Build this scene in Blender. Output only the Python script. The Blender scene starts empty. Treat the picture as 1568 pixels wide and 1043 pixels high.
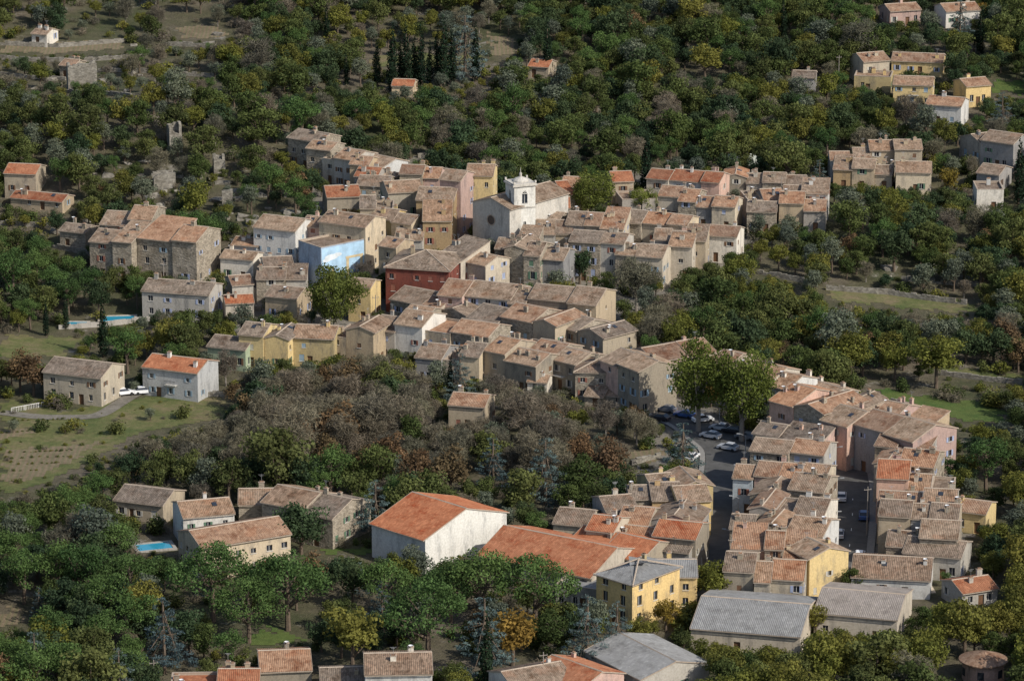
import bpy, math, random, bmesh
import numpy as np
from mathutils import Vector
random.seed(11); rng=np.random.default_rng(11)
sc=bpy.context.scene
R_=random.uniform
# ------------------------------------------------------------------ terrain
def T(x,y):
    s=(y-50)/30.0
    sp=30*(np.log1p(np.exp(-np.abs(s)))+np.maximum(s,0))
    z=160*np.tanh(0.125*sp/160)
    z=z+5*np.exp(-((x+15)/70)**2-((y-70)/45)**2)
    z=z+9*np.exp(-((x+85)/45)**2-((y-130)/35)**2)
    z=z+0.7*np.sin(x*.035+1)*np.cos(y*.026)+0.35*np.sin(x*.09)*np.sin(y*.08+2)
    return z
PITCH=math.radians(16); D=820.0; FP=6125.0
F=np.array([0,math.cos(PITCH),-math.sin(PITCH)]); U=np.array([0,math.sin(PITCH),math.cos(PITCH)]); RX=np.array([1.,0,0])
C=-D*F
# survey helpers: turn bearings from the viewpoint into real ground-plan positions on the terrain
def ray(px,py):
    d=F*FP+RX*(px-784)-U*(py-521.5); return d/np.linalg.norm(d)
TS=np.linspace(450,1700,1800)
def survey(px,py,h=0.0):
    d=ray(px,py); P=C[None,:]+TS[:,None]*d[None,:]
    f=P[:,2]-T(P[:,0],P[:,1])-h
    i=int(np.argmax(f<0)); i=max(i,1)
    a=f[i-1]/(f[i-1]-f[i]+1e-9); p=P[i-1]*(1-a)+P[i]*a
    return p
def on_level(px,py,z):
    d=ray(px,py); return C+d*((z-C[2])/d[2])
def proj(p):
    v=np.asarray(p,float)-C; zz=v@F
    return 784+FP*(v@RX)/zz, 521.5-FP*(v@U)/zz, zz
# ------------------------------------------------------------------ materials
def newmat(name):
    m=bpy.data.materials.new(name); m.use_nodes=True
    nt=m.node_tree; nt.nodes.clear()
    o=nt.nodes.new('ShaderNodeOutputMaterial'); return m,nt,o
def N(nt,t,**k):
    n=nt.nodes.new(t)
    for a,b in k.items(): setattr(n,a,b)
    return n
def noise(nt,vec,scale,detail=4,rough=.6):
    n=N(nt,'ShaderNodeTexNoise'); n.inputs['Scale'].default_value=scale
    n.inputs['Detail'].default_value=detail; n.inputs['Roughness'].default_value=rough
    if vec is not None: nt.links.new(vec,n.inputs['Vector'])
    return n.outputs['Fac']
def ramp(nt,fac,stops):
    r=N(nt,'ShaderNodeValToRGB'); e=r.color_ramp.elements
    while len(e)<len(stops): e.new(.5)
    for i,(p,c) in enumerate(stops):
        e[i].position=p; e[i].color=(*c,1) if len(c)==3 else c
    nt.links.new(fac,r.inputs['Fac']); return r.outputs['Color']
def mixc(nt,fac,a,b,mode='MIX'):
    m=N(nt,'ShaderNodeMix',data_type='RGBA',blend_type=mode)
    if isinstance(fac,(int,float)): m.inputs[0].default_value=fac
    else: nt.links.new(fac,m.inputs[0])
    for i,v in ((6,a),(7,b)):
        if isinstance(v,tuple): m.inputs[i].default_value=(*v,1)
        else: nt.links.new(v,m.inputs[i])
    return m.outputs[2]
def objvec(nt):
    tc=N(nt,'ShaderNodeTexCoord'); oi=N(nt,'ShaderNodeObjectInfo')
    mu=N(nt,'ShaderNodeVectorMath',operation='SCALE'); mu.inputs[0].default_value=(37,91,53)
    nt.links.new(oi.outputs['Random'],mu.inputs['Scale'])
    ad=N(nt,'ShaderNodeVectorMath',operation='ADD')
    nt.links.new(tc.outputs['Object'],ad.inputs[0]); nt.links.new(mu.outputs[0],ad.inputs[1])
    return ad.outputs[0],oi.outputs['Random']
def finish(nt,o,col,rough=.9,bump=None,bs=.3,bd=.05,spec=.2,metal=0):
    p=N(nt,'ShaderNodeBsdfPrincipled')
    if isinstance(col,tuple): p.inputs['Base Color'].default_value=(*col,1)
    else: nt.links.new(col,p.inputs['Base Color'])
    p.inputs['Roughness'].default_value=rough; p.inputs['Specular IOR Level'].default_value=spec
    p.inputs['Metallic'].default_value=metal
    if bump is not None:
        b=N(nt,'ShaderNodeBump'); b.inputs['Strength'].default_value=bs; b.inputs['Distance'].default_value=bd
        nt.links.new(bump,b.inputs['Height']); nt.links.new(b.outputs[0],p.inputs['Normal'])
    nt.links.new(p.outputs[0],o.inputs['Surface'])
def sc3(c,k): return tuple(min(1,v*k) for v in c)
def plaster(name,c,tint=True):
    m,nt,o=newmat(name); v,r=objvec(nt)
    st=N(nt,'ShaderNodeMapping'); st.inputs['Scale'].default_value=(1,1,.3); nt.links.new(v,st.inputs[0])
    g=sum(c)/3; dk=tuple(.52*(q*.6+g*.4) for q in c)
    a=ramp(nt,noise(nt,st.outputs[0],.6,6,.75),[(.3,dk),(.5,c),(.75,sc3(c,1.1))])
    b=ramp(nt,noise(nt,v,3,4,.7),[(.3,(.72,.70,.67)),(.6,(1,1,1))])
    k=mixc(nt,.85,a,b,'MULTIPLY')
    if tint: k=mixc(nt,1.0,k,ramp(nt,r,[(0,(.62,.64,.68)),(.5,(.93,.93,.94)),(1,(1.0,.93,.84))]),'MULTIPLY')
    f=noise(nt,v,9)
    finish(nt,o,k,.95,f,.4,.03); return m
def stone(name,c,s=2.2):
    m,nt,o=newmat(name); v,r=objvec(nt)
    mp=N(nt,'ShaderNodeMapping'); mp.inputs['Scale'].default_value=(1,1,1.6); nt.links.new(v,mp.inputs[0])
    vo=N(nt,'ShaderNodeTexVoronoi'); vo.inputs['Scale'].default_value=s; nt.links.new(mp.outputs[0],vo.inputs['Vector'])
    bw=N(nt,'ShaderNodeRGBToBW'); nt.links.new(vo.outputs['Color'],bw.inputs[0])
    a=ramp(nt,bw.outputs[0],[(.2,sc3(c,.7)),(.5,c),(.85,sc3(c,1.2))])
    st=ramp(nt,noise(nt,v,.5,5,.7),[(.3,(.55,.53,.49)),(.65,(1,1,1))])
    finish(nt,o,mixc(nt,.9,a,st,'MULTIPLY'),.95,vo.outputs['Distance'],.7,.08); return m
def tile(name,c1,c2,dark,patch=(.34,.17,.095),pk=.5):
    m,nt,o=newmat(name); v,r=objvec(nt)
    uv=N(nt,'ShaderNodeUVMap',uv_map='UVMap')
    mp=N(nt,'ShaderNodeMapping'); mp.inputs['Scale'].default_value=(3.3,2.0,1); nt.links.new(uv.outputs[0],mp.inputs[0])
    vo=N(nt,'ShaderNodeTexVoronoi'); vo.inputs['Scale'].default_value=1.0; nt.links.new(mp.outputs[0],vo.inputs['Vector'])
    bw=N(nt,'ShaderNodeRGBToBW'); nt.links.new(vo.outputs['Color'],bw.inputs[0])
    a=ramp(nt,bw.outputs[0],[(.08,sc3(dark,1.4)),(.3,c1),(.7,c2),(.95,sc3(c2,1.25))])
    pt=ramp(nt,noise(nt,v,.28,4,.6),[(.54,(0,0,0)),(.64,(pk,pk,pk))]); a=mixc(nt,pt,a,patch)
    st=ramp(nt,noise(nt,v,.4,7,.78),[(.35,sc3(dark,2.6)),(.5,(.86,.86,.84)),(.66,(1.0,1,1))])
    k=mixc(nt,.85,a,st,'MULTIPLY')
    w=N(nt,'ShaderNodeMath',operation='MULTIPLY'); w.inputs[1].default_value=5.77; nt.links.new(r,w.inputs[0])
    fr=N(nt,'ShaderNodeMath',operation='FRACT'); nt.links.new(w.outputs[0],fr.inputs[0])
    k=mixc(nt,1.0,k,ramp(nt,fr.outputs[0],[(0,(.64,.66,.70)),(.5,(.92,.92,.92)),(1,(1.0,.87,.78))]),'MULTIPLY')
    finish(nt,o,k,.9,bw.outputs[0],.35,.04); return m
def flat(name,c,rough=.8,spec=.3,metal=0,var=.25,s=2.0):
    m,nt,o=newmat(name); v,r=objvec(nt)
    k=ramp(nt,noise(nt,v,s,5,.65),[(.3,sc3(c,1-var)),(.7,sc3(c,1+var*.5))])
    finish(nt,o,k,rough,None,spec=spec,metal=metal); return m
def leafmat(name,c,c2,trans=.35):
    m,nt,o=newmat(name)
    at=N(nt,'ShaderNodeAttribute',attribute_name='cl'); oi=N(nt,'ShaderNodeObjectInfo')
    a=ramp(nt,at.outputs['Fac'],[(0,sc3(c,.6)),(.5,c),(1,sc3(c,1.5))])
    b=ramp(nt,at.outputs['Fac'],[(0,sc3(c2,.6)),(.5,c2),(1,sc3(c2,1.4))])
    k2=mixc(nt,oi.outputs['Random'],a,b)
    w=N(nt,'ShaderNodeMath',operation='MULTIPLY'); w.inputs[1].default_value=7.31; nt.links.new(oi.outputs['Random'],w.inputs[0])
    fr=N(nt,'ShaderNodeMath',operation='FRACT'); nt.links.new(w.outputs[0],fr.inputs[0])
    br=ramp(nt,fr.outputs[0],[(0,(.62,.66,.74)),(.55,(.95,.95,.95)),(1,(1,1,1))])
    k2=mixc(nt,1.0,k2,br,'MULTIPLY')
    d=N(nt,'ShaderNodeBsdfDiffuse'); t=N(nt,'ShaderNodeBsdfTranslucent'); nt.links.new(k2,d.inputs[0]); nt.links.new(k2,t.inputs[0])
    mx=N(nt,'ShaderNodeMixShader'); mx.inputs[0].default_value=trans
    nt.links.new(d.outputs[0],mx.inputs[1]); nt.links.new(t.outputs[0],mx.inputs[2]); nt.links.new(mx.outputs[0],o.inputs[0])
    return m
WALL={'w':plaster('white_render',(.64,.62,.57)),'c':plaster('cream_render',(.54,.46,.34)),'y':plaster('yellow_render',(.62,.48,.24)),
 'o':plaster('ochre_render',(.46,.32,.17)),'p':plaster('pink_render',(.54,.375,.31)),'r':plaster('red_render',(.26,.08,.055)),
 's':stone('rubble_stone',(.32,.275,.215)),'g':plaster('grey_render',(.32,.305,.285)),'b':plaster('blue_render',(.38,.46,.55)),
 't':plaster('tan_render',(.40,.335,.245)),'k':plaster('pale_stone_render',(.46,.425,.365)),'G':plaster('green_render',(.34,.40,.27)),
 'W':plaster('church_white_render',(.62,.60,.55),False),'K':plaster('church_stone_render',(.47,.44,.39),False)}
ROOF={'a':tile('old_clay_tiles',(.25,.182,.13),(.325,.24,.175),(.14,.105,.075),pk=.35),
 'b':tile('weathered_brown_tiles',(.19,.148,.115),(.26,.205,.16),(.11,.09,.07),pk=.15),
 'n':tile('mixed_clay_tiles',(.30,.19,.125),(.355,.235,.16),(.16,.10,.07),pk=.55),
 'o':tile('orange_clay_tiles',(.31,.13,.07),(.37,.165,.09),(.22,.10,.055),pk=.1),
 'g':tile('grey_fibre_cement',(.25,.245,.24),(.28,.275,.265),(.2,.195,.19),pk=0)}
GLASS=flat('window_glass',(.03,.035,.045),.15,.5,var=.1); WOODD=flat('door_wood',(.14,.075,.04),.6)
FRAME=flat('window_frame',(.5,.48,.44),.6); CAP=flat('mortar',(.36,.29,.225),.9,s=3); DISH=flat('satellite_dish_white',(.6,.6,.6),.5); ANT=flat('antenna_metal',(.35,.35,.35),.5)
SHUT=[flat('shutter_%s'%n,c,.6,var=.12) for n,c in (('blue_grey',(.24,.32,.38)),('brown',(.15,.085,.05)),('green',(.10,.17,.11)),('lavender',(.30,.34,.46)),('pale',(.45,.42,.36)),('brick',(.24,.10,.07)))]
BARK=flat('bark',(.12,.09,.065),.95,s=5); GREYBARK=flat('grey_bark',(.24,.21,.18),.95,s=5)
ASPH=flat('asphalt',(.085,.083,.08),.9,var=.3,s=.5); KERB=flat('kerb_stone',(.22,.21,.195)); PAINT=flat('road_paint',(.75,.75,.72))
METAL=flat('grey_metal',(.3,.3,.3),.5); STONEW=stone('dry_stone',(.245,.225,.19),1.8); RUBR=flat('tyre_rubber',(.02,.02,.02))
MUR1=flat('mural_sky_paint',(.36,.52,.66),var=.3,s=.5); MUR2=flat('mural_ochre_paint',(.50,.40,.24),s=.8); MUR3=flat('mural_cloud_paint',(.62,.66,.68),s=.6)
# ------------------------------------------------------------------ mesh accumulator
class M:
    def __init__(s): s.v=[];s.f=[];s.m=[];s.uv=[]
    def add(s,vs,fs,mi=0,uv=None):
        b=len(s.v); s.v.extend([tuple(map(float,q)) for q in vs]); s.f.extend([tuple(i+b for i in f) for f in fs]); s.m.extend([mi]*len(fs))
        s.uv.extend(uv if uv is not None else [(q[0],q[1]) for q in vs])
    def box(s,x0,x1,y0,y1,z0,z1,mi=0):
        s.add([(x0,y0,z0),(x1,y0,z0),(x1,y1,z0),(x0,y1,z0),(x0,y0,z1),(x1,y0,z1),(x1,y1,z1),(x0,y1,z1)],
              [(0,3,2,1),(4,5,6,7),(0,1,5,4),(1,2,6,5),(2,3,7,6),(3,0,4,7)],mi)
    def obox(s,o,a,b,c,mi=0):
        o,a,b,c=map(np.array,(o,a,b,c))
        vs=[o,o+a,o+a+b,o+b,o+c,o+a+c,o+a+b+c,o+b+c]
        s.add(vs,[(0,3,2,1),(4,5,6,7),(0,1,5,4),(1,2,6,5),(2,3,7,6),(3,0,4,7)],mi)
    def cone(s,p0,p1,r0,r1,n=6,mi=0):
        p0,p1=np.array(p0,float),np.array(p1,float); d=p1-p0; d/=np.linalg.norm(d)+1e-9
        a=np.cross(d,[0,0,1]) if abs(d[2])<.9 else np.cross(d,[1,0,0]); a/=np.linalg.norm(a); b=np.cross(d,a)
        vs=[];
        for p,r in((p0,r0),(p1,r1)):
            for i in range(n):
                t=2*math.pi*i/n; vs.append(p+(a*math.cos(t)+b*math.sin(t))*r)
        fs=[(i,(i+1)%n,n+(i+1)%n,n+i) for i in range(n)]+[tuple(range(n,2*n))]
        s.add(vs,fs,mi)
    def lathe(s,prof,n=12,cx=0,cy=0,mi=0):
        vs=[];fs=[]
        for r,z in prof:
            for i in range(n):
                t=2*math.pi*(i+.5)/n; vs.append((cx+r*math.cos(t),cy+r*math.sin(t),z))
        for k in range(len(prof)-1):
            for i in range(n): fs.append((k*n+i,k*n+(i+1)%n,(k+1)*n+(i+1)%n,(k+1)*n+i))
        s.add(vs,fs,mi)
    def build(s,name,mats,parent=None,loc=None,yaw=0):
        me=bpy.data.meshes.new(name); me.from_pydata(s.v,[],s.f)
        for m in mats: me.materials.append(m)
        me.polygons.foreach_set('material_index',s.m)
        uvl=me.uv_layers.new(name='UVMap'); li=np.zeros(len(me.loops),dtype=np.int32); me.loops.foreach_get('vertex_index',li)
        uvl.data.foreach_set('uv',np.array(s.uv,dtype=np.float32)[li].ravel())
        ob=bpy.data.objects.new(name,me); sc.collection.objects.link(ob)
        if parent: ob.parent=parent
        if loc is not None: ob.location=loc; ob.rotation_euler=(0,0,yaw)
        return ob
def empty(name,loc,yaw=0):
    e=bpy.data.objects.new(name,None); sc.collection.objects.link(e); e.location=loc; e.rotation_euler=(0,0,yaw); e.empty_display_size=.5; return e
# ------------------------------------------------------------------ occupancy and sight-line maps used when planting trees
OX,OY=-260,-260; OCC=np.zeros((760,520),bool)
MW,MH=392,262; VIS=np.full((MH,MW),-1e9)
def occ_rect(cx,cy,yaw,L,W,mar):
    r=int(math.hypot(L,W)/2+mar+2); x0=int(cx-OX)-r; y0=int(cy-OY)-r
    xs=np.arange(max(0,x0),min(520,x0+2*r+1)); ys=np.arange(max(0,y0),min(760,y0+2*r+1))
    if len(xs)==0 or len(ys)==0: return
    X,Y=np.meshgrid(xs+OX+.5-cx,ys+OY+.5-cy); c,s=math.cos(yaw),math.sin(yaw)
    m=(np.abs(X*c+Y*s)<L/2+mar)&(np.abs(-X*s+Y*c)<W/2+mar)
    OCC[ys[0]:ys[-1]+1,xs[0]:xs[-1]+1]|=m
def poly_mask(pts,X,Y):
    ins=np.zeros(X.shape,bool); n=len(pts)
    for i in range(n):
        x1,y1=pts[i];x2,y2=pts[(i+1)%n]
        if y1==y2: continue
        c=((y1>Y)!=(y2>Y))&(X<(x2-x1)*(Y-y1)/(y2-y1)+x1); ins^=c
    return ins
GX,GY=np.meshgrid(np.arange(MW)*4+2,np.arange(MH)*4+2)
def hull(p):
    p=sorted(set(p)); 
    def half(q):
        h=[]
        for a in q:
            while len(h)>1 and (h[-1][0]-h[-2][0])*(a[1]-h[-2][1])-(h[-1][1]-h[-2][1])*(a[0]-h[-2][0])<=0: h.pop()
            h.append(a)
        return h
    a=half(p); b=half(p[::-1]); return a[:-1]+b[:-1]
def protect(cx,cy,yaw,L,W,z0,z1,zr):
    c,s=math.cos(yaw),math.sin(yaw); pts=[]
    for sx in(-.5,.5):
        for sy in(-.5,0,.5):
            for z in ((z0,z1) if sy else (zr,)):
                x=cx+sx*L*c-sy*W*s; y=cy+sx*L*s+sy*W*c; q=proj((x,y,z)); pts.append((round(q[0],1),round(q[1],1)))
    m=poly_mask(hull(pts),GX,GY); VIS[m]=np.maximum(VIS[m],cy)
# ------------------------------------------------------------------ buildings
def wall_panel(mw,mg,ms,o,d,n,length,z0,z1,ops,door=None,shut=True):
    """wall with real recessed openings. o origin (x,y), d dir, n outward normal"""
    allo=list(ops)+([door] if door else [])
    us=sorted({0.0,length,*[q for a in allo for q in a[:2]]}); vs=sorted({z0,z1,*[q for a in allo for q in a[2:4]]})
    P=lambda u,v,k=0:(o[0]+d[0]*u+n[0]*k,o[1]+d[1]*u+n[1]*k,v)
    for i in range(len(us)-1):
        j=0
        while j<len(vs)-1:
            def solid(jj): 
                uc=(us[i]+us[i+1])/2; vc=(vs[jj]+vs[jj+1])/2
                return not any(a[0]<uc<a[1] and a[2]<vc<a[3] for a in allo)
            if not solid(j): j+=1; continue
            k=j
            while k+1<len(vs)-1 and solid(k+1): k+=1
            mw.add([P(us[i],vs[j]),P(us[i+1],vs[j]),P(us[i+1],vs[k+1]),P(us[i],vs[k+1])],[(0,1,2,3)]); j=k+1
    for a in allo:
        u0,u1,v0,v1=a[:4]; q=-.22
        mw.add([P(u0,v0),P(u1,v0),P(u1,v1),P(u0,v1),P(u0,v0,q),P(u1,v0,q),P(u1,v1,q),P(u0,v1,q)],[(0,4,5,1),(1,5,6,2),(2,6,7,3),(3,7,4,0)])
        isd=a is door
        mg.add([P(u0,v0,q),P(u1,v0,q),P(u1,v1,q),P(u0,v1,q)],[(0,1,2,3)],1 if isd else 0)
        if not isd:
            um=(u0+u1)/2; mg.obox(P(um-.04,v0,q+.01),(d[0]*.08,d[1]*.08,0),(n[0]*.03,n[1]*.03,0),(0,0,v1-v0),2)
            mg.obox(P(u0-.08,v0-.1,.0),(d[0]*(u1-u0+.16),d[1]*(u1-u0+.16),0),(n[0]*.08,n[1]*.08,0),(0,0,.1),2)
            if shut and len(a)>4 and a[4]:
                w=(u1-u0)/2
                if a[4]==2:
                    for uu in(u0,um+.01): ms.obox(P(uu,v0,-.1),(d[0]*(w-.01),d[1]*(w-.01),0),(n[0]*.05,n[1]*.05,0),(0,0,v1-v0))
                else:
                    for uu in(u0-w-.02,u1+.02): ms.obox(P(uu,v0,.012),(d[0]*w,d[1]*w,0),(n[0]*.05,n[1]*.05,0),(0,0,v1-v0))
def make_ops(length,h,dens=.85,ww=.95,wh=1.35,shp=.7,step=2.75):
    n=int((length-.8)/step); ops=[]
    if n<1: 
        if length<2.6: return ops
        n=1
    st=max(1,int((h+.4)/2.8))
    for s in range(st):
        for i in range(n):
            if random.random()>dens: continue
            u=length*(i+.5)/n+R_(-.25,.25); k=R_(.8,1.05); hh=(wh if s<st-1 or st==1 else wh*.75)*k; v=s*2.75+1.0+R_(-.05,.1); wq=ww*k
            if v+hh>h-.25: hh=h-.3-v
            if hh<.5: continue
            ops.append((u-wq/2,u+wq/2,v,v+hh,(2 if random.random()<.25 else 1) if random.random()<shp else 0))
    return ops
def roof_sheet(m,o,ud,vd,Lu,vtop,sag,mi=0,pitchstep=.15,K=5):
    n=max(4,int(Lu/pitchstep)); u=np.linspace(0,Lu,n+1); vt=np.array([max(vtop(q),1e-3) for q in u]); k=np.linspace(0,1,K+1)
    Uu=np.repeat(u[:,None],K+1,1); V=vt[:,None]*k[None,:]
    bump=np.where(np.arange(n+1)%2==0,0.0,.06)[:,None]+sag[0]*np.sin(Uu*sag[1]+sag[2])*np.sin(V*.8+sag[3])+.012*np.sin(Uu*2.3+sag[3]*3)*np.cos(V*2.9+sag[2])+.01
    P=np.array(o)[None,None,:]+Uu[...,None]*np.array(ud)[None,None,:]+V[...,None]*np.array(vd)[None,None,:]; P[...,2]+=bump
    b=len(m.v); m.v.extend(map(tuple,P.reshape(-1,3).tolist())); m.uv.extend(zip(Uu.ravel().tolist(),V.ravel().tolist()))
    for i in range(n):
        for j in range(K):
            a=b+i*(K+1)+j; m.f.append((a,a+K+1,a+K+2,a+1)); m.m.append(mi)
def house(name,cx,cy,zg,yaw,L,W,h,wk,rk,kind='g',pitch=.31,dens=None,ww=None,wh=None,shp=None,chim=None,step=None,ov=.38,protectit=True,mar=1.2,ovg=.12):
    dens=R_(.6,.95) if dens is None else dens; ww=ww or R_(.8,1.1); wh=wh or R_(1.2,1.6); shp=R_(.4,1) if shp is None else shp; step=step or R_(2.2,3.1)
    e=empty(name,(cx,cy,zg),yaw); mw,mg,ms,mr,mc=M(),M(),M(),M(),M()
    a,b=L/2,W/2; z0=-4.5
    sides=[((-a,-b),(1,0),(0,-1),L),((a,-b),(0,1),(1,0),W),((a,b),(-1,0),(0,1),L),((-a,b),(0,-1),(-1,0),W)]
    for i,(o,d,n,ln) in enumerate(sides):
        ops=make_ops(ln,h,dens if i%2==0 else dens*.75,ww,wh,shp,step) if dens>0 else []
        door=None
        if i==0 and ln>3 and dens>0:
            du=R_(.25,.75)*ln; door=(du-.55,du+.55,0.02,2.15); ops=[q for q in ops if q[2]>2.3 or q[1]<du-.7 or q[0]>du+.7]
        wall_panel(mw,mg,ms,o,d,n,ln,z0,h,ops,door)
        if i in(0,1) and ln>5 and h>5 and dens>0 and random.random()<.12:
            u=R_(.3,.7)*ln; q=(o[0]+d[0]*(u-1.2),o[1]+d[1]*(u-1.2),2.85); mg.obox(q,(d[0]*2.4,d[1]*2.4,0),(n[0]*.9,n[1]*.9,0),(0,0,.14),2)
            for t in range(9):
                q2=(q[0]+d[0]*.29*t+n[0]*.85,q[1]+d[1]*.29*t+n[1]*.85,2.99); mg.obox(q2,(d[0]*.04,d[1]*.04,0),(n[0]*.04,n[1]*.04,0),(0,0,.85),0)
            mg.obox((q[0]+n[0]*.84,q[1]+n[1]*.84,3.84),(d[0]*2.4,d[1]*2.4,0),(n[0]*.06,n[1]*.06,0),(0,0,.05),0)
    sag=(R_(.01,.06),R_(.3,.7),R_(0,6),R_(0,6)); rise=b*pitch
    if kind=='g':
        for sx in(-1,1): mw.add([(sx*a,-b,h),(sx*a,b,h),(sx*a,0,h+rise)],[(0,1,2)])
        for sy in(-1,1):
            roof_sheet(mr,(-(a+ovg)*sy*-1 if sy>0 else -(a+ovg),sy*(b+ov),h-ov*pitch),(1 if sy<0 else -1,0,0),(0,-sy,pitch),L+2*ovg,lambda u:b+ov,sag)
            mc.box(-(a+ovg),a+ovg,sy*(b+ov)-(.06 if sy<0 else 0),sy*(b+ov)+(0.06 if sy>0 else 0),h-ov*pitch-.16,h-ov*pitch-.005)
        zc=h+rise; mc.add([(-a-ovg,-.17,zc+.0),(-a-ovg,0,zc+.14),(-a-ovg,.17,zc+.0),(a+ovg,-.17,zc+.0),(a+ovg,0,zc+.14),(a+ovg,.17,zc+.0)],[(0,3,4,1),(1,4,5,2),(0,1,2),(3,5,4)])
        for sx in(-1,1):
            for sy in(-1,1):
                x=sx*(a+ovg); mc.add([(x,sy*(b+ov),h-ov*pitch-.14),(x,0,zc-.14),(x,0,zc+.06),(x,sy*(b+ov),h-ov*pitch+.06),
                    (x+sx*.05,sy*(b+ov),h-ov*pitch-.14),(x+sx*.05,0,zc-.14),(x+sx*.05,0,zc+.06),(x+sx*.05,sy*(b+ov),h-ov*pitch+.06)],[(0,1,2,3),(4,5,6,7),(2,3,7,6),(0,1,5,4)])
    elif kind=='h':
        B=b+ov; A=a+ov; zz=h-ov*pitch
        vt=lambda u:min(B,u,2*A-u); roof_sheet(mr,(-A,-B,zz),(1,0,0),(0,1,pitch),2*A,vt,sag); roof_sheet(mr,(A,B,zz),(-1,0,0),(0,-1,pitch),2*A,vt,sag)
        vt2=lambda u:min(u,2*B-u); roof_sheet(mr,(A,-B,zz),(0,1,0),(-1,0,pitch),2*B,vt2,sag); roof_sheet(mr,(-A,B,zz),(0,-1,0),(1,0,pitch),2*B,vt2,sag)
        zc=zz+B*pitch; r=max(A-B,.05)
        mc.obox((-r,-.18,zc-.02),(2*r,0,0),(0,.36,0),(0,0,.14))
        for sx in(-1,1):
            for sy in(-1,1): mc.cone((sx*A,sy*B,zz+.03),(sx*r,0,zc+.04),.14,.14,5)
        mc.box(-A,A,-B-.05,-B,zz-.15,zz-.004); mc.box(-A,A,B,B+.05,zz-.15,zz-.004); mc.box(-A-.05,-A,-B,B,zz-.15,zz-.004); mc.box(A,A+.05,-B,B,zz-.15,zz-.004)
    elif kind=='s':
        for sx in(-1,1): mw.add([(sx*a,-b,h),(sx*a,b,h),(sx*a,b,h+W*pitch)],[(0,1,2)])
        mw.add([(-a,b,h),(a,b,h),(a,b,h+W*pitch),(-a,b,h+W*pitch)],[(0,1,2,3)])
        roof_sheet(mr,(-a-ovg,-b-ov,h-ov*pitch),(1,0,0),(0,1,pitch),L+2*ovg,lambda u:W+ov+.15,sag)
        mc.box(-a-ovg,a+ovg,-b-ov-.06,-b-ov,h-ov*pitch-.16,h-ov*pitch-.005)
        for sx in(-1,1):
            x=sx*(a+ovg); mc.obox((x,-b-ov,h-ov*pitch-.14),(sx*.05,0,0),(0,W+ov+.15,(W+ov+.15)*pitch),(0,0,.2))
        rise=W*pitch
    else:
        mr.add([(-a,-b,h-.4),(a,-b,h-.4),(a,b,h-.4),(-a,b,h-.4)],[(0,1,2,3)])
        for q in((-a-.04,a+.04,-b-.04,-b+.25),(-a-.04,a+.04,b-.25,b+.04),(-a-.04,-a+.25,-b+.25,b-.25),(a-.25,a+.04,-b+.25,b-.25)): mc.box(*q,h-.0,h+.08)
        for q in((-a+.2,a-.2,-b+.2,-b+.22),(-a+.2,a-.2,b-.22,b-.2),(-a+.2,-a+.22,-b+.22,b-.22),(a-.22,a-.2,-b+.22,b-.22)): mc.box(*q,h-.4,h-.001)
        rise=0
    nch=chim if chim is not None else random.choice((0,1,1,2,2,3))
    mch=M()
    zat=lambda x,y: h+(rise*(1-abs(y)/b) if kind in'gh' else (rise*(y+b)/W if kind=='s' else 0))
    for i in range(nch):
        x=R_(-.42,.42)*L; y=R_(-.3,.35)*W
        if kind=='h': x*=.5;y*=.5
        zr=zat(x,y); cw,cd=R_(.28,.5),R_(.22,.35); ch=R_(.6,1.1)
        mch.box(x-cw,x+cw,y-cd,y+cd,zr-.8,zr+ch); mch.box(x-cw-.07,x+cw+.07,y-cd-.07,y+cd+.07,zr+ch,zr+ch+.1,1)
        mch.box(x-cw*.7,x+cw*.7,y-cd*.7,y+cd*.7,zr+ch+.1,zr+ch+.28,2)
        if random.random()<.22: mch.lathe([(.02,zr+ch+.3),(.25,zr+ch+.38),(.38,zr+ch+.5)],10,x,y-cd-.3,3); mch.cone((x,y-cd-.3,zr-.3),(x,y-cd-.3,zr+ch+.35),.03,.03,5,5)
        elif random.random()<.25:
            mch.cone((x,y,zr+ch),(x,y,zr+ch+1.5),.022,.018,4,5); mch.box(x-.5,x+.5,y-.015,y+.015,zr+ch+1.4,zr+ch+1.43,5); mch.box(x-.3,x+.3,y-.015,y+.015,zr+ch+1.2,zr+ch+1.23,5)
    if kind=='g' and nch and random.random()<.2:
        x=R_(-.3,.3)*L; y=-b*.5; z=h+rise*.5; mch.obox((x,y,z+.08),(.8,0,0),(0,1.0,pitch),(0,0,.08),4)
    mw.build('walls',[WALL[wk]],e); mr.build('roof',[ROOF[rk]],e); mc.build('eaves_and_ridge_tiles',[CAP],e)
    if mg.f: mg.build('windows_and_door',[GLASS,WOODD,FRAME],e)
    if ms.f: ms.build('shutters',[random.choice(SHUT)],e)
    if mch.f: mch.build('chimneys',[WALL[wk] if wk not in 'rb' else WALL['t'],CAP,ROOF['n'],DISH,GLASS,ANT],e)
    occ_rect(cx,cy,yaw,L,W,mar)
    if protectit: protect(cx,cy,yaw,L*.94,W*.9,zg+h*.5,zg+h,zg+h+rise)
    return e
NAMES={'s':'stone_house','w':'white_house','c':'cream_house','y':'yellow_house','o':'ochre_house','p':'pink_house','r':'red_house','g':'grey_house','b':'blue_house','t':'village_house','k':'village_house','G':'green_house'}
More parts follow.
